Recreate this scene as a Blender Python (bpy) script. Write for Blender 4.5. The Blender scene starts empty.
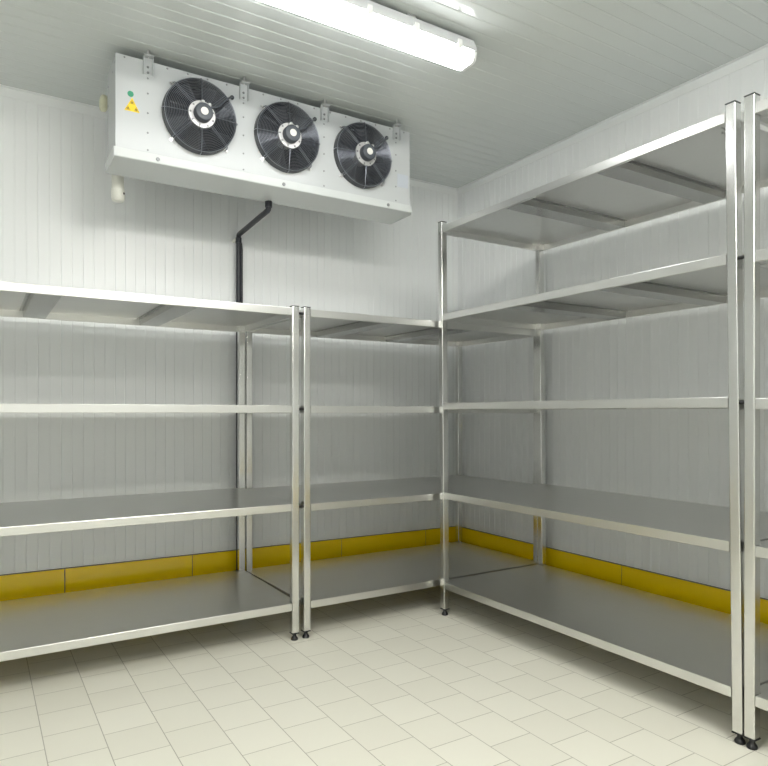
import bpy, bmesh, math, random
from mathutils import Vector, Matrix
random.seed(4)
PI = math.pi
S = bpy.context.scene
C = S.collection

# ------------------------------------------------------------------ materials
def mat(name, col, rough=.5, metal=0.0, spec=.5, emit=None, es=0.0):
    m = bpy.data.materials.new(name); m.use_nodes = True
    b = m.node_tree.nodes['Principled BSDF']
    b.inputs['Base Color'].default_value = (*col, 1)
    b.inputs['Roughness'].default_value = rough
    b.inputs['Metallic'].default_value = metal
    b.inputs['Specular IOR Level'].default_value = spec
    if emit:
        b.inputs['Emission Color'].default_value = (*emit, 1)
        b.inputs['Emission Strength'].default_value = es
    return m

def N(m, t, **kw):
    n = m.node_tree.nodes.new(t)
    for k, v in kw.items(): setattr(n, k, v)
    return n
def L(m, a, b): m.node_tree.links.new(a, b)

def noisy(m, scale, c1, c2, r1=None, r2=None, bump=0.0, detail=3.0, coord='Object', dist=.001):
    """two-tone noise on colour, roughness and bump"""
    b = m.node_tree.nodes['Principled BSDF']
    tc = N(m, 'ShaderNodeTexCoord'); mp = N(m, 'ShaderNodeMapping')
    mp.inputs['Scale'].default_value = scale
    L(m, tc.outputs[coord], mp.inputs['Vector'])
    n = N(m, 'ShaderNodeTexNoise'); n.inputs['Scale'].default_value = 1.0; n.inputs['Detail'].default_value = detail
    L(m, mp.outputs[0], n.inputs['Vector'])
    mx = N(m, 'ShaderNodeMix', data_type='RGBA')
    mx.inputs['A'].default_value = (*c1, 1); mx.inputs['B'].default_value = (*c2, 1)
    L(m, n.outputs['Fac'], mx.inputs['Factor']); L(m, mx.outputs['Result'], b.inputs['Base Color'])
    if r1 is not None:
        mr = N(m, 'ShaderNodeMapRange')
        mr.inputs['From Min'].default_value = .3; mr.inputs['From Max'].default_value = .7
        mr.inputs['To Min'].default_value = r1; mr.inputs['To Max'].default_value = r2
        L(m, n.outputs['Fac'], mr.inputs['Value']); L(m, mr.outputs[0], b.inputs['Roughness'])
    if bump:
        bp = N(m, 'ShaderNodeBump'); bp.inputs['Strength'].default_value = bump; bp.inputs['Distance'].default_value = dist
        L(m, n.outputs['Fac'], bp.inputs['Height']); L(m, bp.outputs[0], b.inputs['Normal'])
    return m

def steel(name, stretch, r1, r2, c=.60, bump=.12, wav=.5):
    """brushed stainless steel: fine streaks along one axis plus very slow unevenness of the sheet"""
    m = mat(name, (c, c, c*.98), .3, 1.0)
    noisy(m, stretch, (c*.98, c*.98, c*.96), (c*1.02, c*1.02, c*1.0), r1, r2, 0, 4.0)
    b = m.node_tree.nodes['Principled BSDF']
    tc = [n for n in m.node_tree.nodes if n.type == 'TEX_COORD'][0]
    n2 = N(m, 'ShaderNodeTexNoise'); n2.inputs['Scale'].default_value = 6.0; n2.inputs['Detail'].default_value = 1.0
    L(m, tc.outputs['Object'], n2.inputs['Vector'])
    b2 = N(m, 'ShaderNodeBump'); b2.inputs['Strength'].default_value = wav; b2.inputs['Distance'].default_value = .004
    L(m, n2.outputs['Fac'], b2.inputs['Height']); 
    L(m, b2.outputs[0], b.inputs['Normal'])
    return m

M = {}
M['wall'] = noisy(mat('white_panel', (.8, .83, .81), .34), (3, 3, .6), (.86, .885, .89), (.88, .90, .905), .28, .36)
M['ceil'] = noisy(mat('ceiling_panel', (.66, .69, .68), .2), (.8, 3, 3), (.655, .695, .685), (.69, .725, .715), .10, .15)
M['trim'] = mat('trim_white', (.86, .885, .885), .3)
M['yellow'] = noisy(mat('yellow_tile', (.78, .55, 0), .22), (1.5, 1.5, 4), (.97, .68, .0), (1.0, .71, .0), .18, .26)
M['grout'] = mat('grey_grout', (.16, .15, .15), .8)
M['steel_x'] = steel('brushed_steel_along_x', (2, 30, 30), .305, .315, c=.75, bump=0, wav=.12)
M['steel_y'] = steel('brushed_steel_along_y', (30, 2, 30), .305, .315, c=.75, bump=0, wav=.12)
M['steel_z'] = steel('brushed_steel_upright', (60, 60, 2), .17, .22, c=.74, bump=0, wav=.25)
M['galv'] = steel('channel_steel', (10, 10, 10), .235, .245, c=.45, bump=0, wav=.0)
M['black'] = mat('black_plastic', (.012, .012, .014), .35)
M['cap'] = mat('dark_grey_cap', (.05, .055, .06), .5)
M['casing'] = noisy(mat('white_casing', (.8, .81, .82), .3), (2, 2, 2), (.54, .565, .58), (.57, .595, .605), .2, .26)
M['tray'] = mat('white_tray', (.64, .67, .67), .25)
M['guard'] = mat('black_wire', (.22, .235, .27), .28, .75)
M['ring'] = mat('fan_ring_black', (.075, .08, .09), .25, .3)
M['blade'] = mat('fan_blade_black', (.022, .024, .035), .3)
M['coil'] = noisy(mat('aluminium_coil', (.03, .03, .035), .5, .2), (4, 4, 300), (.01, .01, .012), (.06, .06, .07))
M['motor'] = mat('motor_grey', (.07, .08, .095), .42)
M['chrome'] = mat('zinc_steel', (.7, .7, .7), .3, .9)
M['flange'] = mat('flange_aluminium', (.62, .62, .62), .4, .6)
M['sticker_white'] = mat('sticker_white', (.8, .79, .75), .5)
M['sticker_green'] = mat('sticker_green', (.05, .33, .19), .5)
M['sticker_yellow'] = mat('sticker_yellow', (.92, .66, .03), .5)
M['sticker_mark'] = mat('sticker_mark', (.38, .26, .02), .5)
M['sticker_grey'] = mat('sticker_bluegrey', (.52, .56, .62), .4)
M['rivet'] = mat('rivet_grey', (.25, .26, .27), .4, .5)
M['pipe'] = mat('pipe_black', (.018, .02, .028), .38)
M['cream'] = mat('cream_plastic', (.68, .68, .50), .45)
M['ivory'] = mat('ivory_plastic', (.74, .74, .68), .4)
M['lamp_body'] = mat('lamp_body_grey', (.62, .64, .66), .4)
M['lamp'] = mat('lamp_lit_diffuser', (.9, .9, .88), .3, emit=(.98, .985, .98), es=9.0)
M['lamp_far'] = mat('lamp_far_diffuser', (.9, .9, .88), .3, emit=(1, .975, .91), es=35.0)
M['lamp_cap'] = mat('lamp_end_cap', (.85, .86, .86), .3)
M['ink'] = mat('black_ink', (.03, .03, .03), .6)

# ceramic floor: half-offset running bond, tile .1675 (x) by .1757 (y)
def floor_mat():
    m = mat('cream_floor_tile', (.8, .79, .7), .3)
    b = m.node_tree.nodes['Principled BSDF']
    tc = N(m, 'ShaderNodeTexCoord'); sp = N(m, 'ShaderNodeSeparateXYZ'); cb = N(m, 'ShaderNodeCombineXYZ')
    L(m, tc.outputs['Object'], sp.inputs[0])
    ay = N(m, 'ShaderNodeMath', operation='ADD'); ay.inputs[1].default_value = .0467 + .1765*40
    ax = N(m, 'ShaderNodeMath', operation='ADD'); ax.inputs[1].default_value = 1.825 + .1665*42
    L(m, sp.outputs['Y'], ay.inputs[0]); L(m, sp.outputs['X'], ax.inputs[0])
    L(m, ay.outputs[0], cb.inputs['X']); L(m, ax.outputs[0], cb.inputs['Y'])
    br = N(m, 'ShaderNodeTexBrick'); br.offset = .5; br.offset_frequency = 2; br.squash = 1; br.squash_frequency = 2
    br.inputs['Scale'].default_value = 1.0
    br.inputs['Color1'].default_value = (.76, .75, .66, 1); br.inputs['Color2'].default_value = (.80, .79, .70, 1)
    br.inputs['Mortar'].default_value = (.40, .385, .32, 1)
    br.inputs['Mortar Size'].default_value = .0014; br.inputs['Mortar Smooth'].default_value = .15
    br.inputs['Brick Width'].default_value = .1765; br.inputs['Row Height'].default_value = .1665
    L(m, cb.outputs[0], br.inputs['Vector']); L(m, br.outputs['Color'], b.inputs['Base Color'])
    bp = N(m, 'ShaderNodeBump'); bp.inputs['Strength'].default_value = .4; bp.inputs['Distance'].default_value = .001; bp.invert = True
    L(m, br.outputs['Fac'], bp.inputs['Height']); L(m, bp.outputs[0], b.inputs['Normal'])
    n = N(m, 'ShaderNodeTexNoise'); n.inputs['Scale'].default_value = 5.0
    L(m, tc.outputs['Object'], n.inputs['Vector'])
    mr = N(m, 'ShaderNodeMapRange'); mr.inputs['To Min'].default_value = .28; mr.inputs['To Max'].default_value = .42
    L(m, n.outputs['Fac'], mr.inputs['Value']); L(m, mr.outputs[0], b.inputs['Roughness'])
    return m
M['floor'] = floor_mat()

# ------------------------------------------------------------------ mesh helpers
def box(bm, x0, x1, y0, y1, z0, z1):
    v = [bm.verts.new(p) for p in ((x0,y0,z0),(x1,y0,z0),(x1,y1,z0),(x0,y1,z0),(x0,y0,z1),(x1,y0,z1),(x1,y1,z1),(x0,y1,z1))]
    for f in ((3,2,1,0),(4,5,6,7),(0,1,5,4),(1,2,6,5),(2,3,7,6),(3,0,4,7)): bm.faces.new([v[i] for i in f])
    return v

def frame_of(d):
    d = Vector(d).normalized()
    a = Vector((0, 0, 1)) if abs(d.z) < .9 else Vector((1, 0, 0))
    u = d.cross(a).normalized(); return u, d.cross(u).normalized()

def tube(bm, pts, r, n=12, closed=False, caps=True):
    pts = [Vector(p) for p in pts]; rings = []
    k = len(pts)
    for i, p in enumerate(pts):
        if closed: d = pts[(i+1) % k] - pts[i-1]
        else: d = (pts[min(i+1, k-1)] - pts[max(i-1, 0)])
        d.normalize()
        if i == 0: u, w = frame_of(d)
        else:
            u = (u - d*u.dot(d)).normalized(); w = d.cross(u).normalized()
        rr = r[i] if isinstance(r, (list, tuple)) else r
        rings.append([bm.verts.new(p + (u*math.cos(2*PI*j/n) + w*math.sin(2*PI*j/n))*rr) for j in range(n)])
    for i in range(k if closed else k-1):
        a, b = rings[i], rings[(i+1) % k]
        for j in range(n): bm.faces.new((a[j], a[(j+1) % n], b[(j+1) % n], b[j]))
    if caps and not closed: bm.faces.new(rings[0][::-1]); bm.faces.new(rings[-1])

def lathe(bm, prof, center, axis, n=32, capA=True, capB=True):
    """prof: list of (radius, distance along axis)"""
    c = Vector(center); d = Vector(axis).normalized(); u, w = frame_of(d); rings = []
    for r, t in prof:
        rings.append([bm.verts.new(c + d*t + (u*math.cos(2*PI*j/n) + w*math.sin(2*PI*j/n))*max(r, 1e-5)) for j in range(n)])
    for a, b in zip(rings, rings[1:]):
        for j in range(n): bm.faces.new((a[j], a[(j+1) % n], b[(j+1) % n], b[j]))
    if capA: bm.faces.new(rings[0][::-1])
    if capB: bm.faces.new(rings[-1])

def prism_x(bm, prof, x0, x1):
    """profile of (y, z) extruded along x"""
    a = [bm.verts.new((x0, y, z)) for y, z in prof]; b = [bm.verts.new((x1, y, z)) for y, z in prof]
    n = len(prof)
    for i in range(n): bm.faces.new((a[i], a[(i+1) % n], b[(i+1) % n], b[i]))
    bm.faces.new(a[::-1]); bm.faces.new(b)

def obj(name, bm, m, parent=None, smooth=False, bevel=0, recalc=True, origin=None, solid=0):
    if recalc: bmesh.ops.recalc_face_normals(bm, faces=bm.faces)
    if origin is not None: bmesh.ops.translate(bm, verts=bm.verts, vec=-Vector(origin))
    me = bpy.data.meshes.new(name); bm.to_mesh(me); bm.free()
    for mm in (m if isinstance(m, (list, tuple)) else [m]): me.materials.append(mm)
    o = bpy.data.objects.new(name, me); C.objects.link(o)
    if origin is not None: o.location = origin
    if parent is not None:
        o.parent = parent
        off = Vector((0, 0, 0)); p = parent
        while p is not None: off += p.location; p = p.parent
        o.location = Vector(origin or (0, 0, 0)) - off
    if solid:
        s = o.modifiers.new('sheet', 'SOLIDIFY'); s.thickness = solid; s.offset = -1
    if bevel:
        b = o.modifiers.new('bevel', 'BEVEL'); b.width = bevel; b.segments = 3; b.limit_method = 'ANGLE'
    if smooth or bevel:
        me.shade_smooth()
        for f in me.polygons: f.use_smooth = True
        try: me.set_sharp_from_angle(angle=math.radians(35))
        except Exception: pass
    return o

def empty(name, loc, label, cat, group=None):
    o = bpy.data.objects.new(name, None); C.objects.link(o); o.location = loc; o.empty_display_size = .1
    tag(o, label, cat, group); return o
def tag(o, label, cat, group=None):
    o['label'] = label; o['category'] = cat
    if group: o['group'] = group
    return o
def struct(name, bm, m, **k):
    o = obj(name, bm, m, **k); o['kind'] = 'structure'; return o
def again(src, loc, parent):
    o = src.copy(); C.objects.link(o); o.parent = parent
    off = Vector((0, 0, 0)); p = parent
    while p is not None: off += p.location; p = p.parent
    o.location = Vector(loc) - off
    return o

# ------------------------------------------------------------------ room
XW, YW, ZC = .803, .910, 2.557           # right wall, back wall, ceiling
XL, YF = -3.35, -4.7                     # left wall, wall behind the camera
bm = bmesh.new(); box(bm, XL-.1, XW+.1, YF-.1, YW+.1, -.1, 0); struct('floor', bm, M['floor'])

def ribbed(name, a, b, inward, z0, z1, m, pitch=.0495, gw=.0045, gd=.0022, phase=0.0, bead=False):
    """upright sandwich panel with narrow vertical grooves; a, b: ends (x, y) of the wall; inward: unit normal into the room"""
    bm = bmesh.new(); a = Vector(a); b = Vector(b); d = (b-a); ln = d.length; d.normalize(); inw = Vector(inward)
    pts = [(0, 0)]; t = phase
    while t < ln - .01:
        if t > .006:
            pts += [(t-gw/2, 0), (t-gw*.2, -gd), (t+gw*.2, -gd), (t+gw/2, 0)]
        t += pitch
    pts.append((ln, 0)); pts += [(ln, -.08), (0, -.08)]
    lo = [bm.verts.new((*(a + d*t + inw*k), z0)) for t, k in pts]
    hi = [bm.verts.new((*(a + d*t + inw*k), z1)) for t, k in pts]
    n = len(pts)
    for i in range(n): bm.faces.new((lo[i], lo[(i+1) % n], hi[(i+1) % n], hi[i]))
    bm.faces.new(lo[::-1]); bm.faces.new(hi)
    return struct(name, bm, m)
ribbed('wall_back', (XW, YW), (XL, YW), (0, -1), 0, ZC, M['wall'], phase=.03)
ribbed('wall_right', (XW, YW), (XW, YF), (-1, 0), 0, ZC, M['wall'], phase=.035)
ribbed('wall_left', (XL, YW), (XL, YF), (1, 0), 0, ZC, M['wall'])
ribbed('wall_front', (XW, YF), (XL, YF), (0, 1), 0, ZC, M['wall'])

# ceiling: panels with ribs running along x
bm = bmesh.new(); pts = [(YF-.08, 0)]; t = YF+.02; k = 0
while t < YW - .01:
    w = .011
    d_ = .0020
    pts += [(t-w/2, 0), (t-w*.2, d_), (t+w*.2, d_), (t+w/2, 0)]
    t += .0715; k += 1
pts.append((YW+.08, 0))
lo = [bm.verts.new((XL-.08, y, ZC+z)) for y, z in pts]; hi = [bm.verts.new((XW+.08, y, ZC+z)) for y, z in pts]
for i in range(len(pts)-1): bm.faces.new((lo[i], hi[i], hi[i+1], lo[i+1]))
v = [bm.verts.new(p) for p in ((XL-.08, YF-.08, ZC+.09), (XW+.08, YF-.08, ZC+.09), (XW+.08, YW+.08, ZC+.09), (XL-.08, YW+.08, ZC+.09))]
bm.faces.new(v)
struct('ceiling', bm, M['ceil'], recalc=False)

# flashing strips: along the ceiling edge and up the corner
def strip(name, parts, bev=.002):
    bm = bmesh.new()
    for p in parts: box(bm, *p)
    return struct(name, bm, M['trim'], bevel=bev)
t_ = .004; hz = .046
strip('trim_1', [(XL, XW, YW-t_, YW, ZC-hz, ZC), (XL, XW, YW-hz*.45, YW-t_, ZC-.004, ZC)])
strip('trim_2', [(XW-t_, XW, YF, YW-t_, ZC-hz, ZC), (XW-hz*.45, XW-t_, YF, YW-hz*.45, ZC-.004, ZC)])
strip('trim_3', [(XW-.042, XW, YW-t_, YW, .25, ZC-hz), (XW-t_, XW, YW-.055, YW-t_, .25, ZC-hz)])
strip('trim_4', [(XL, XL+t_, YF, YW-t_, ZC-hz, ZC)])
strip('trim_5', [(XL+t_, XW-t_, YF, YF+t_, ZC-hz, ZC)])

# yellow tile skirting with grey joints
def skirting(name, along, cuts, zt):
    tiles = bmesh.new(); t = .010; g = .0022
    for a, b in zip(cuts, cuts[1:]):
        a, b = a+g, b-g
        if along == 'x': box(tiles, a, b, YW-t, YW-.001, .002, zt)
        else: box(tiles, XW-t, XW-.001, a, b, .002, zt)
    n1 = len(tiles.faces)
    if along == 'x': box(tiles, cuts[0], cuts[-1], YW-t+.003, YW-.0005, .001, zt+.0035)
    else: box(tiles, XW-t+.003, XW-.0005, cuts[0], cuts[-1], .001, zt+.0035)
    tiles.faces.ensure_lookup_table()
    for f in tiles.faces[n1:]: f.material_index = 1
    if along == 'x':
        for v in tiles.verts:
            if v.co.z > .1: v.co.z += (cuts[-1]-v.co.x)*.0068
    return struct(name, tiles, [M['yellow'], M['grout']])
kx = lambda x: (x+2.0)*1.0178-2.0
skirting('baseboard_back', 'x', [XL, kx(-2.865), kx(-2.254), kx(-1.643), kx(-1.032), kx(-.758), kx(-.137), kx(.484), XW-.010], .2455)
skirting('baseboard_right', 'y', [YF, -3.70, -3.05, -2.40, -1.762, -1.10, -.445, .176, YW-.010], .2455)
skirt3 = skirting

# ------------------------------------------------------------------ shelving
W = .033      # square tube
ZB = .0307    # underside of the tubes
EDGE = .034
def shelf_outline(ln, dp):
    w = W + .0015
    e = .0008
    return [(w, e), (ln-w, e), (ln-w, w), (ln-e, w), (ln-e, dp-w), (ln-w, dp-w), (ln-w, dp-e), (w, dp-e), (w, dp-w), (e, dp-w), (e, w), (w, w)]
def offset_poly(p, d):
    out = []; n = len(p)
    for i in range(n):
        a, b, c = Vector(p[i-1]), Vector(p[i]), Vector(p[(i+1) % n])
        n1 = (b-a).normalized(); n2 = (c-b).normalized()
        o = b + Vector((-n1.y, n1.x))*d + Vector((-n2.y, n2.x))*d
        out.append((o.x, o.y))
    return out
def shelving(name, label, group, org, ln, dp, H, zs, along, chans, shear=0.0, turn=0.0):
    """org: corner (x, y). Local u runs along the front edge, v from the front edge to the back edge.
       along='x': u=+x, v=+y   along='y': u=-y, v=+x"""
    def T(u, v, z):
        z_ = max(z - ZB, 0)
        if along == 'x':
            return Vector((org[0]+u-v*turn, org[1]+v, z))
        return Vector((org[0]+v, org[1]-u + shear*z_, z))
    def place(bm):
        for q in bm.verts: q.co = T(*q.co)
    root = empty(name, T(ln/2, dp/2, 0), label, 'shelving unit', group)
    ms = M['steel_x'] if along == 'x' else M['steel_y']
    for iu, u in enumerate((0, ln-W)):
        for iv, v in enumerate((0, dp-W)):
            bm = bmesh.new(); box(bm, u, u+W, v, v+W, ZB+.003, H-.0035)
            place(bm); o = T(u+W/2, v+W/2, ZB)
            leg = obj('leg', bm, M['steel_z'], root, bevel=.003, origin=o)
            bm = bmesh.new(); box(bm, u-.0004, u+W+.0004, v-.0004, v+W+.0004, H-.0035, H); place(bm)
            obj('end_cap', bm, M['cap'], leg, bevel=.0012, origin=T(u+W/2, v+W/2, H))
            bm = bmesh.new()
            c = T(u+W/2, v+W/2, 0)
            box(bm, u-.0006, u+W+.0006, v-.0006, v+W+.0006, ZB-.0005, ZB+.003)
            place(bm)
            lathe(bm, [(.0150, 0), (.0162, .002), (.0162, .006), (.0140, .011), (.0105, .015), (.0085, .019), (.0085, .026), (.0085, ZB)], c, (0, 0, 1), 20)
            obj('levelling_foot', bm, M['black'], leg, smooth=True, origin=c)
            # small fixing bolts on the room side of the tube
    for si, z in enumerate(zs):
        ol = shelf_outline(ln, dp); bm = bmesh.new()
        loops = [(offset_poly(ol, .0022), z), (offset_poly(ol, .0007), z-.0007), (ol, z-.0022), (ol, z-EDGE+.0015), (offset_poly(ol, .0015), z-EDGE), (offset_poly(ol, .013), z-EDGE)]
        R = [[bm.verts.new((x, y, zz)) for x, y in l] for l, zz in loops]
        bm.faces.new(R[0]); n = len(ol)
        for a, b in zip(R, R[1:]):
            for j in range(n): bm.faces.new((a[j], b[j], b[(j+1) % n], a[(j+1) % n]))
        place(bm)
        if along == 'y': pass
        bmesh.ops.recalc_face_normals(bm, faces=bm.faces)
        # make sure the top face looks up
        bm.faces.ensure_lookup_table()
        if bm.faces[0].normal.z < 0: bmesh.ops.reverse_faces(bm, faces=bm.faces)
        sh = obj('shelf', bm, ms, root, recalc=False, origin=T(ln/2, dp/2, z), solid=.0012)
        for c in chans:
            bm = bmesh.new(); hw = .047; h = .030; zt = z-.0016
            # hat channel: two brims spot-welded under the sheet, two webs, one flat
            prof = [(-hw-.014, zt), (-hw, zt), (-hw+.003, zt-h), (hw-.003, zt-h), (hw, zt), (hw+.014, zt), (hw+.014, zt-.0015), (hw+.0015, zt-.0015), (hw-.0015, zt-h-.0012), (-hw+.0015, zt-h-.0012), (-hw-.0015, zt-.0015), (-hw-.014, zt-.0015)]
            va, vb = .0040, dp-.0040
            A = [bm.verts.new((c+p, va, zz)) for p, zz in prof]; B = [bm.verts.new((c+p, vb, zz)) for p, zz in prof]
            k = len(prof)
            for i in range(k): bm.faces.new((A[i], A[(i+1) % k], B[(i+1) % k], B[i]))
            # ends of the channel: close webs and flat only
            bm.faces.new(A); bm.faces.new(B[::-1])
            place(bm)
            obj('support_channel', bm, M['galv'], sh, origin=T(c, dp/2, z-h))
    return root, T

G_LOW = 'low four-shelf steel racks'; G_TALL = 'tall five-shelf steel racks'
zl = [.170, .617, 1.060, 1.4985]
zt = [.171, .625, 1.077, 1.527, 1.975]
DL = .735
lnL = 1.546
xL1 = -.7655 - lnL
r1, T1_ = shelving('shelving_unit', 'low four-shelf stainless steel rack on the left, cut by the photo edge', G_LOW, (xL1, .069), lnL, DL, 1.509, zl, 'x', [1.546-.497, 1.546-1.010])
zl2 = [.168, .611, 1.058, 1.4985]
r2, T2_ = shelving('shelving_unit', 'low stainless steel rack in the corner, four shelves, reaching behind the tall rack', G_LOW, (-.7416, .069), .750+.7416, DL, 1.509, zl2, 'x', [.475, .955], turn=.022)
r3, T3_ = shelving('shelving_unit', 'tall stainless steel rack seen whole along the right wall, five empty shelves', G_TALL, (0, .033), 1.5463, .7185, 2.0, zt, 'y', [.535, 1.045], shear=.0115)
r4, T4_ = shelving('shelving_unit', 'tall stainless steel rack mostly cut off by the right edge of the photo', G_TALL, (0, -1.5177), 1.546, .7185, 2.0, [.171, .624, 1.072, 1.519, 1.968], 'y', [.51, 1.03])

# black joining bolts between neighbouring racks
def joiner(root, p0, p1):
    bm = bmesh.new(); tube(bm, [p0, p1], .006, 12)
    obj('joining_bolt', bm, M['black'], root, smooth=True, origin=(Vector(p0)+Vector(p1))/2)
for z in (.6, 1.043, 1.478):
    joiner(r1, (-.7655, .069+W*.5, z), (-.7416, .069+W*.5, z))
for z in (1.06, 1.51):
    joiner(r3, (W*.5, T3_(1.5463, 0, z).y, z), (W*.5, T4_(0, 0, z).y, z))

# small handwriting in marker under the top shelf of the tall rack, illegible
bm = bmesh.new(); z = 1.975-.0014
for row, (yy, n) in enumerate(((-1.405, 6), (-1.385, 5))):
    x = .10 + row*.035
    for k in range(n):
        a = random.uniform(-.6, .9); l = random.uniform(.007, .012)
        c = Vector((x, yy+random.uniform(-.003, .003)+.017, z))
        d = Vector((math.sin(a), math.cos(a), 0))*l*.5; p = Vector((-d.y, d.x, 0)).normalized()*.0012
        f = [bm.verts.new(c+s) for s in (-d-p, d-p, d+p, -d+p)]; g = [bm.verts.new(c+s-Vector((0, 0, .0004))) for s in (-d-p, d-p, d+p, -d+p)]
        bm.faces.new(f); bm.faces.new(g[::-1])
        for i in range(4): bm.faces.new((f[i], f[(i+1) % 4], g[(i+1) % 4], g[i]))
        x += .009
mk = obj('marker_writing', bm, M['ink'], [c for c in r3.children if c.name.startswith('shelf')][-1], origin=(.1, -1.39, z))

# ------------------------------------------------------------------ evaporator with three fans
X0, X1, YP, YB, ZT, ZL, ZU, ZD = -1.516, -.052, .235, .432, 2.513, 2.125, 2.086, 2.083
cooler = empty('evaporator_cooler', ((X0+X1)/2, .33, 2.083), 'white ceiling-hung evaporator cooler with three black fans', 'cooling unit')
FX = [-1.170, -.757, -.345]; FZ = 2.324; FR = .160
bm = bmesh.new()
# front panel with three round holes
hs = .176; nseg = 48
def sq(t, h):
    c, s = math.cos(t), math.sin(t); k = h/max(abs(c), abs(s)); return c*k, s*k
xs = [X0]
for fx in FX: xs += [fx-hs, fx+hs]
xs.append(X1)
def quadp(x0, x1, z0, z1, y=YP):
    bm.faces.new([bm.verts.new(p) for p in ((x0, y, z0), (x1, y, z0), (x1, y, z1), (x0, y, z1))])
quadp(X0, X1, ZL-.002, FZ-hs); quadp(X0, X1, FZ+hs, ZT)
for i in range(0, len(xs), 2): quadp(xs[i], xs[i+1], FZ-hs, FZ+hs)
for fx in FX:
    ang = [2*PI*i/nseg for i in range(nseg)]
    inn = [bm.verts.new((fx+FR*.96*math.cos(t), YP, FZ+FR*.96*math.sin(t))) for t in ang]
    inb = [bm.verts.new((fx+FR*.96*math.cos(t), YP+.02, FZ+FR*.96*math.sin(t))) for t in ang]
    out = [bm.verts.new((fx+sq(t, hs)[0], YP, FZ+sq(t, hs)[1])) for t in ang]
    for i in range(nseg):
        j = (i+1) % nseg
        bm.faces.new((inn[i], inn[j], out[j], out[i])); bm.faces.new((inn[i], inb[i], inb[j], inn[j]))
# sides, top and bottom of the casing
for p in (((X0, YP, ZU), (X0, YB, ZU), (X0, YB, ZT), (X0, YP, ZT)), ((X1, YP, ZU), (X1, YB, ZU), (X1, YB, ZT), (X1, YP, ZT)),
          ((X0, YP, ZT), (X1, YP, ZT), (X1, YB, ZT), (X0, YB, ZT))):
    bm.faces.new([bm.verts.new(q) for q in p])
bmesh.ops.remove_doubles(bm, verts=bm.verts, dist=1e-5)
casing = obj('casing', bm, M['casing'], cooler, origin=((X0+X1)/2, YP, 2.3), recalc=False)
# back frame and the finned coil seen dark behind the fans
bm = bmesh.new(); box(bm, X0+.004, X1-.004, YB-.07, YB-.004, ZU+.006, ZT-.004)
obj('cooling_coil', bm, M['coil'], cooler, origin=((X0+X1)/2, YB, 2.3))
# drip tray: lip along the front, sloping plate underneath, folded end plates
bm = bmesh.new()
prism_x(bm, [(YP-.006, ZL), (YP-.006, ZU+.003), (YP-.003, ZU), (YB+.006, ZD-.008), (YB+.006, ZL-.004), (YB+.004, ZL-.004), (YB+.004, ZD-.006), (YP, ZU+.003), (YP-.0005, ZL)], X0-.006, X1+.006)
for xx in (X0-.008, X1+.006):
    box(bm, xx, xx+.002, YP-.006, YB+.006, ZD-.008, ZL)
tray = obj('drip_tray', bm, M['tray'], cooler, bevel=.0012, origin=((X0+X1)/2, .33, ZU))
# fixing screws on the lip
def disc(bm, c, r, ax, t, n=16): lathe(bm, [(r, 0), (r, t*.5), (r*.7, t)], c, ax, n)
scr = None
for x in (-1.348, -.772, -.19):
    p = (x, YP-.006, 2.104)
    if scr is None:
        bm = bmesh.new(); disc(bm, p, .0085, (0, -1, 0), .004); scr = obj('screw', bm, M['rivet'], tray, smooth=True, origin=p)
        bm = bmesh.new()
    else: again(scr, p, tray)
# rivets
riv = None
pos = []
COL = [-1.388, -.968, -.558, -.139]
for x in COL:
    for z in (2.440, 2.376, 2.293, 2.210): pos.append((x, z))
    pos.append((x, 2.137))
k = 0; x = X0+.035
while x < X1:
    pos.append((x, ZT-.009)); x += .087
for x, z in pos:
    p = (x, YP, z)
    if riv is None:
        bm = bmesh.new(); disc(bm, p, .0042, (0, -1, 0), .0018, 10); riv = obj('rivet', bm, M['rivet'], casing, smooth=True, origin=p)
    else: again(riv, p, casing)
for y, z in ((.262, 2.485), (.40, 2.44), (.30, 2.46), (.41, 2.36)):
    bm = bmesh.new(); disc(bm, (X0, y, z), .005, (-1, 0, 0), .002, 10); obj('rivet', bm, M['rivet'], casing, smooth=True, origin=(X0, y, z))
# hanging brackets
brk = None
for x in COL:
    if brk is None:
        bm = bmesh.new(); bw = .019; y0 = YP-.018
        box(bm, x-bw, x+bw, YP-.003, YP-.0005, 2.452, 2.524)          # web against the casing
        for s in (-1, 1):
            box(bm, x+s*bw-.0012, x+s*bw+.0012, y0, YP-.0005, 2.452, 2.524)   # side flanges
        box(bm, x-bw, x+bw, y0-.012, YP-.0005, 2.524, 2.527)
        brk = obj('hanging_bracket', bm, M['casing'], cooler, bevel=.0006, origin=(x, YP, 2.446))
        kids = []
        for z in (2.463, 2.486):
            bm = bmesh.new(); disc(bm, (x, YP-.003, z), .0058, (0, -1, 0), .004, 6)
            kids.append(obj('bolt', bm, M['rivet'], brk, smooth=False, origin=(x, YP-.003, z)))
        bm = bmesh.new(); tube(bm, [(x, YP-.010, 2.52), (x, YP-.010, ZC)], .0038, 10)
        lathe(bm, [(.009, 0), (.009, .006)], (x, YP-.010, 2.530), (0, 0, 1), 6)
        kids.append(obj('threaded_rod', bm, M['chrome'], brk, smooth=True, origin=(x, YP-.010, 2.52)))
    else:
        b2 = again(brk, (x, YP, 2.446), cooler)
        for kd in kids:
            c = kd.copy(); C.objects.link(c); c.parent = b2; c.location = kd.location

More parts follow.
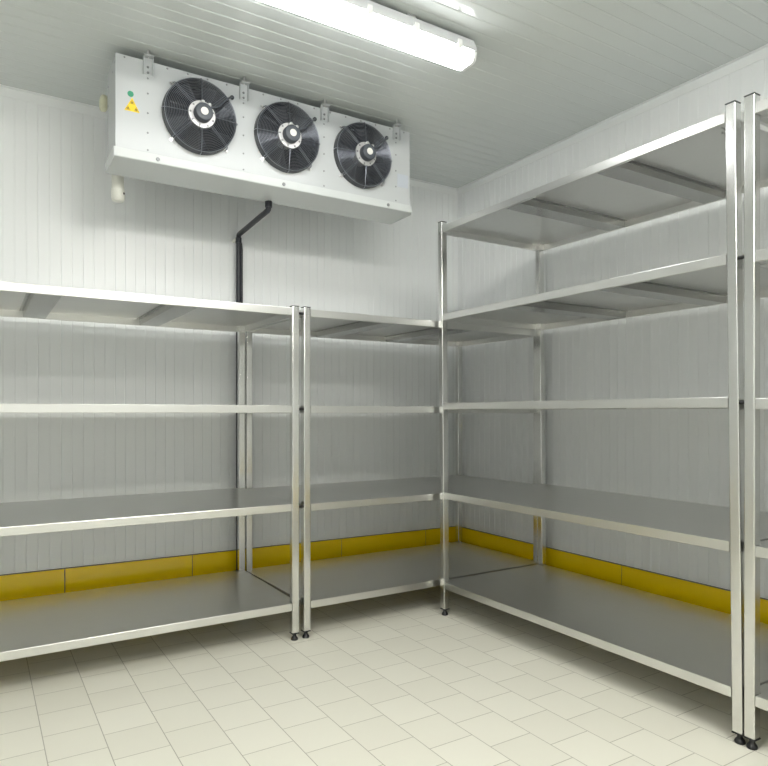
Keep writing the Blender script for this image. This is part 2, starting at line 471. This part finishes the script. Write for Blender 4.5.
# stickers
def flat(name, pts, m, parent, y, t=.0006):
    bm = bmesh.new()
    a = [bm.verts.new((x, y, z)) for x, z in pts]; b = [bm.verts.new((x, y-t, z)) for x, z in pts]; n = len(pts)
    for i in range(n): bm.faces.new((a[i], a[(i+1) % n], b[(i+1) % n], b[i]))
    bm.faces.new(a); bm.faces.new(b[::-1])
    cx = sum(p[0] for p in pts)/n; cz = sum(p[1] for p in pts)/n
    return obj(name, bm, m, parent, origin=(cx, y, cz))
circ = lambda x, z, r, n=20, sx=1: [(x+r*math.cos(2*PI*i/n)*sx, z+r*math.sin(2*PI*i/n)) for i in range(n)]
s = flat('round_sticker', circ(-1.457, 2.357, .0125), M['sticker_green'], cooler, YP); s['label'] = 'small round green sticker'
tx, tz = -1.451, 2.302
tri = [(tx-.031, tz-.017), (tx+.031, tz-.017), (tx, tz+.041)]
s = flat('warning_sticker', tri, M['sticker_yellow'], cooler, YP); s['label'] = 'yellow triangular warning sticker'
for dx, dz in ((-.0165, -.007), (.0165, -.007), (0, .020)):
    flat('warning_symbol', circ(tx+dx, tz+dz, .0048, 10), M['sticker_mark'], s, YP-.0006, .0004)
    bm = bmesh.new()
    for q in range(3):
        a0 = PI/2+2*PI*q/3; a1 = a0+2*PI/3; rr = .0105
        tube(bm, [(tx+dx+rr*math.cos(a0), YP-.0008, tz+dz+rr*math.sin(a0)), (tx+dx+rr*math.cos(a1), YP-.0008, tz+dz+rr*math.sin(a1))], .0007, 6)
    obj('warning_symbol', bm, M['sticker_mark'], s, origin=(tx+dx, YP, tz+dz))
s = flat('data_plate', [(-.130, 2.212), (-.062, 2.212), (-.062, 2.281), (-.130, 2.281)], M['sticker_grey'], cooler, YP); s['label'] = 'blank blue-grey data plate'

# fans
def fan(i, fx):
    rot = (.15, .75, .45)[i]
    c = Vector((fx, YP, FZ)); ax = Vector((0, -1, 0))
    bm = bmesh.new()
    lathe(bm, [(FR-.004, -.03), (FR-.004, -.001), (FR+.001, 0), (FR+.001, .004), (FR-.001, .026), (FR-.003, .030), (FR-.006, .031), (FR-.010, .028), (FR-.013, .012), (FR-.014, -.03)], c, ax, 64, False, False)
    f = obj('fan', bm, M['ring'], cooler, smooth=True, origin=c)
    P = lambda r, t, y: Vector((fx+r*math.cos(t), YP-y, FZ+r*math.sin(t)))
    # wire guard: concentric rings and eight spokes, slightly domed
    bm = bmesh.new(); rmax = FR-.004; rmin = .058
    dome = lambda r: .0335 + .011*(1-(r/rmax)**2)
    nr = 15
    for k in range(nr+1):
        r = rmin + (rmax-rmin)*k/nr
        tube(bm, [P(r, 2*PI*q/56, dome(r)) for q in range(56)], .00115 if k < nr else .0022, 6, closed=True)
    for q in range(8):
        t = PI/8*0 + q*PI/4 + .0
        if q % 2 == 0: tube(bm, [P(r_, t, dome(min(r_, rmax))+.0022) for r_ in (rmin, .09, .12, rmax)] + [P(FR+.004, t, .028), P(FR+.005, t, .014)], .0017, 6)
        else:
            for s_ in (-1, 1):
                o_ = Vector((-math.sin(t), 0, math.cos(t)))*.0042*s_
                tube(bm, [P(r_, t, dome(min(r_, rmax))+.0022)+o_ for r_ in (rmin, .09, .12, rmax)] + [P(FR+.005, t, .024)+o_, P(FR+.008, t, .003)+o_], .0016, 6)
    obj('wire_guard', bm, M['guard'], f, smooth=True, origin=c)
    # mounting feet of the guard
    for q in (1, 3, 5, 7):
        t = q*PI/4
        bm = bmesh.new(); o1, o2 = P(FR+.001, t, .006), P(FR+.019, t, .003)
        d = (o2-o1).normalized(); sd = Vector((-math.sin(t), 0, math.cos(t)))*.0065
        v_ = [bm.verts.new(p) for p in (o1-sd, o2-sd, o2+sd, o1+sd)]; w_ = [bm.verts.new(Vector(p.co)+Vector((0, .0025, 0))) for p in v_]
        bm.faces.new(v_[::-1]); bm.faces.new(w_)
        for a in range(4): bm.faces.new((v_[a], v_[(a+1) % 4], w_[(a+1) % 4], w_[a]))
        disc(bm, P(FR+.013, t, .0045), .0048, ax, .004, 8)
        obj('guard_foot', bm, M['chrome'], f, origin=P(FR+.01, t, .003))
    # blades
    bm = bmesh.new()
    for q in range(7):
        t0 = rot + q*2*PI/7; rows = []
        for r in (.045, .075, .105, .135, .146):
            sweep = .25*(r/.146); wd = .30 + .10*(r/.146)
            row = []
            for e in range(6):
                a = t0 + sweep + wd*(e/5-.5)*1.15
                row.append(bm.verts.new(P(r, a, .006 - .045*(e/5-.5) - .004)))
            rows.append(row)
        for ra, rb in zip(rows, rows[1:]):
            for e in range(5): bm.faces.new((ra[e], ra[e+1], rb[e+1], rb[e]))
    obj('fan_blades', bm, M['blade'], f, smooth=True, origin=c, solid=.002)
    # motor
    bm = bmesh.new(); lathe(bm, [(.040, -.03), (.044, .03), (.058, .036), (.060, .041), (.058, .046), (.040, .047)], c, ax, 40)
    fl = obj('motor_flange', bm, M['flange'], f, smooth=True, origin=P(0, 0, .04)); 
    bm = bmesh.new()
    for q in range(9): disc(bm, P(.051, q*2*PI/9+.3, .046), .0045, ax, .003, 8)
    obj('flange_bolts', bm, M['rivet'], fl, origin=P(0, 0, .046))
    bm = bmesh.new(); lathe(bm, [(.039, .044), (.039, .074), (.036, .080), (.030, .082), (.018, .082)], c, ax, 40)
    mo = obj('motor', bm, M['motor'], f, smooth=True, origin=P(0, 0, .08))
    bm = bmesh.new(); lathe(bm, [(.0165, .082), (.0165, .0835)], c, ax, 28)
    obj('motor_label', bm, M['sticker_white'], f, smooth=True, origin=P(0, 0, .083))
    bm = bmesh.new()
    for t in (1.62, .98): lathe(bm, [(.0075, .048), (.0085, .052), (.0085, .066), (.005, .069)], P(.047, t, 0), ax, 14)
    obj('cable_gland', bm, M['chrome'], f, smooth=True, origin=P(.047, 1.3, .055))
    # cable from the motor to the grommet in the casing
    g = Vector((fx+.148, YP, FZ+.127))
    cpts = [P(.040, .72, .062), P(.055, .64, .064), P(.072, .56, .060), P(.090, .60, .056), P(.125, .68, .050), P(.165, .70, .040), g+Vector((-.012, -.022, -.010)), g+Vector((0, -.008, 0)), g+Vector((0, 0, 0))]
    bm = bmesh.new(); tube(bm, cpts, .0040, 10)
    lathe(bm, [(.0095, 0), (.0095, .006), (.006, .010)], g, ax, 14)
    obj('motor_cable', bm, M['motor'], f, smooth=True, origin=g)
for i, fx in enumerate(FX): fan(i, fx)

# ------------------------------------------------------------------ drain and stubs
bm = bmesh.new(); xd = -.770; yd = .425; R_ = .0135
def arc(p0, p1, p2, n=6, r=.03):
    p0, p1, p2 = map(Vector, (p0, p1, p2)); a = p1+(p0-p1).normalized()*r; b = p1+(p2-p1).normalized()*r
    return [(1-t)**2*a+2*t*(1-t)*p1+t*t*b for t in [i/n for i in range(n+1)]]
yw = YW-.045
path = [Vector((xd, yd, 2.09))] + arc((xd, yd, 2.09), (xd, yd, 2.035), (xd, yw, 2.012), r=.016) + arc((xd, yd, 2.035), (xd, yw, 2.012), (xd, yw, 1.2), r=.018) + [Vector((xd, yw, .06)), Vector((xd, yw, .02))]
tube(bm, path, R_, 16)
lathe(bm, [(.0175, 0), (.0175, .030)], (xd, yd, 2.048), (0, 0, 1), 18)
lathe(bm, [(.0170, 0), (.0170, .030)], (xd, yw, 1.965), (0, 0, 1), 18)
dp_ = obj('drain_pipe', bm, M['pipe'], smooth=True, origin=(xd, yw, .02))
tag(dp_, 'black drain pipe bending from the cooler tray down the back wall', 'pipe')
bm = bmesh.new(); xc = xd+.019
tube(bm, [(xc-.004, yw, 1.97), (xc, yw, 1.93), (xc, yw, .03)], .0055, 10)
obj('heating_cable', bm, M['pipe'], dp_, smooth=True, origin=(xc, yw, .03))
bm = bmesh.new()
lathe(bm, [(.010, 0), (.010, .045)], (xd-.012, YW, 1.985), (0, -1, 0), 12)
obj('wall_clip', bm, M['ivory'], dp_, smooth=True, origin=(xd-.012, YW, 1.985))

px, py = -1.461, .500
bm = bmesh.new()
tube(bm, [(px, py, 2.07), (px, py, 2.36), (px-.006, py-.002, 2.392), (px-.03, py-.004, 2.405), (px-.058, py-.006, 2.405)], .026, 24)
lathe(bm, [(.012, 1.978), (.022, 1.980), (.0275, 1.987), (.0290, 1.995), (.0290, 2.030), (.0265, 2.032), (.0265, 2.040), (.026, 2.044), (.026, 2.15)], (px, py, 0), (0, 0, 1), 28)
tube(bm, [(px, py, 2.30), (px, YB+.0005, 2.30)], .018, 16)
cp = obj('capped_pipe', bm, M['ivory'], smooth=True, origin=(px, py, 1.98))
tag(cp, 'ivory capped pipe pointing down behind the left end of the cooler', 'pipe')
bm = bmesh.new(); lathe(bm, [(.028, 0), (.034, .003), (.036, .010), (.036, .020), (.031, .026), (.020, .029)], (px-.048, py-.006, 2.405), (-1, 0, 0), 28)
e = obj('pipe_end_plug', bm, M['cream'], cp, smooth=True, origin=(px-.06, py, 2.405)); e['label'] = 'round cream end plug'
bm = bmesh.new(); disc(bm, (px+.0215, py-.019, 2.014), .0055, (.75, -.66, 0), .003, 12)
obj('plug_hole', bm, M['black'], cp, origin=(px+.02, py-.02, 2.014))

# ------------------------------------------------------------------ tube lights
def tube_light(x0, x1, yc, zb, label, lm='lamp'):
    zt = ZC
    root = empty('tube_light', ((x0+x1)/2, yc, zt), label, 'ceiling light', 'tube lights on the ceiling')
    w0, w1 = .058, .045
    bm = bmesh.new()
    prism_x(bm, [(yc-w0, zb+.042), (yc-w0, zb+.056), (yc-w0+.018, zt-.016), (yc+w0-.018, zt-.016), (yc+w0, zb+.056), (yc+w0, zb+.042)], x0, x1)
    h = obj('housing', bm, M['lamp_body'], root, bevel=.003, origin=((x0+x1)/2, yc, zb+.05))
    bm = bmesh.new()
    prism_x(bm, [(yc-w0+.004, zb+.0415), (yc-w0+.006, zb+.030), (yc-w1, zb+.006), (yc-w1+.014, zb), (yc+w1-.014, zb), (yc+w1, zb+.006), (yc+w0-.006, zb+.030), (yc+w0-.004, zb+.0415)], x0+.012, x1-.012)
    obj('diffuser', bm, M[lm], root, origin=((x0+x1)/2, yc, zb+.02))
    for xe, s in ((x0, 1), (x1, -1)):
        bm = bmesh.new()
        a, b = xe-.004*s, xe+.0115*s
        pr = [(yc-w0+.002, zb+.0415), (yc-w0+.004, zb+.030), (yc-w1-.001, zb+.005), (yc-w1+.012, zb-.001), (yc+w1-.012, zb-.001), (yc+w1+.001, zb+.005), (yc+w0-.004, zb+.030), (yc+w0-.002, zb+.0415)]
        prism_x(bm, pr, min(a, b), max(a, b))
        e = obj('end_cap', bm, M['lamp_cap'], root, bevel=.003, origin=(xe, yc, zb+.02))
        bm = bmesh.new(); lathe(bm, [(.010, 0), (.010, .005), (.006, .006)], (xe-.004*s, yc, zb+.024), (-s, 0, 0), 16)
        obj('cable_gland', bm, M['lamp_body'], e, smooth=True, origin=(xe, yc, zb+.024))
    n = 6; clip = None
    for k in range(n):
        x = x0 + .09 + (x1-x0-.18)*k/(n-1)
        for s in (-1, 1):
            p = (x, yc+s*(w0+.001), zb+.046)
            bm = bmesh.new(); box(bm, x-.011, x+.011, min(p[1], p[1]+s*.006), max(p[1], p[1]+s*.006), zb+.026, zb+.062)
            obj('clip', bm, M['lamp_cap'], h, bevel=.002, origin=p)
    for x in (x0+.3, x1-.3):
        bm = bmesh.new(); box(bm, x-.02, x+.02, yc-.03, yc+.03, zt-.016, zt)
        obj('mounting_plate', bm, M['chrome'], root, origin=(x, yc, zt-.01))
tube_light(-1.50, -.284, -.535, 2.447, 'lit tube light on the ceiling, in front of the cooler')
tube_light(-1.50, -.284, -1.85, 2.462, 'tube light on the ceiling above the camera', 'lamp_far')
tube_light(-3.10, -1.884, -2.20, 2.462, 'unseen tube light added on the ceiling at far left, fill for the right wall', 'lamp_far')  # added fill lamp out of view, brightens the right wall behind the tall racks
tube_light(-1.50, -.284, -3.15, 2.462, 'tube light on the ceiling behind the camera, right one', 'lamp_far')

# ------------------------------------------------------------------ world, camera, view
w = bpy.data.worlds.new('world'); S.world = w; w.use_nodes = True
w.node_tree.nodes['Background'].inputs[0].default_value = (1, .985, .95, 1)
w.node_tree.nodes['Background'].inputs[1].default_value = .9
cam = bpy.data.cameras.new('camera'); co = bpy.data.objects.new('camera', cam); C.objects.link(co)
co.location = (-1.9995, -2.641, 1.0293); co.rotation_euler = (PI/2, 0, -.5561)
cam.sensor_fit = 'HORIZONTAL'; cam.sensor_width = 36; cam.lens = 654.08/768*36
cam.shift_y = (412.1-383)/768; cam.clip_start = .02
S.camera = co
S.view_settings.view_transform = 'Standard'; S.view_settings.look = 'None'
S.view_settings.gamma = 1; S.view_settings.use_curve_mapping = False
S.view_settings.exposure = 0.63
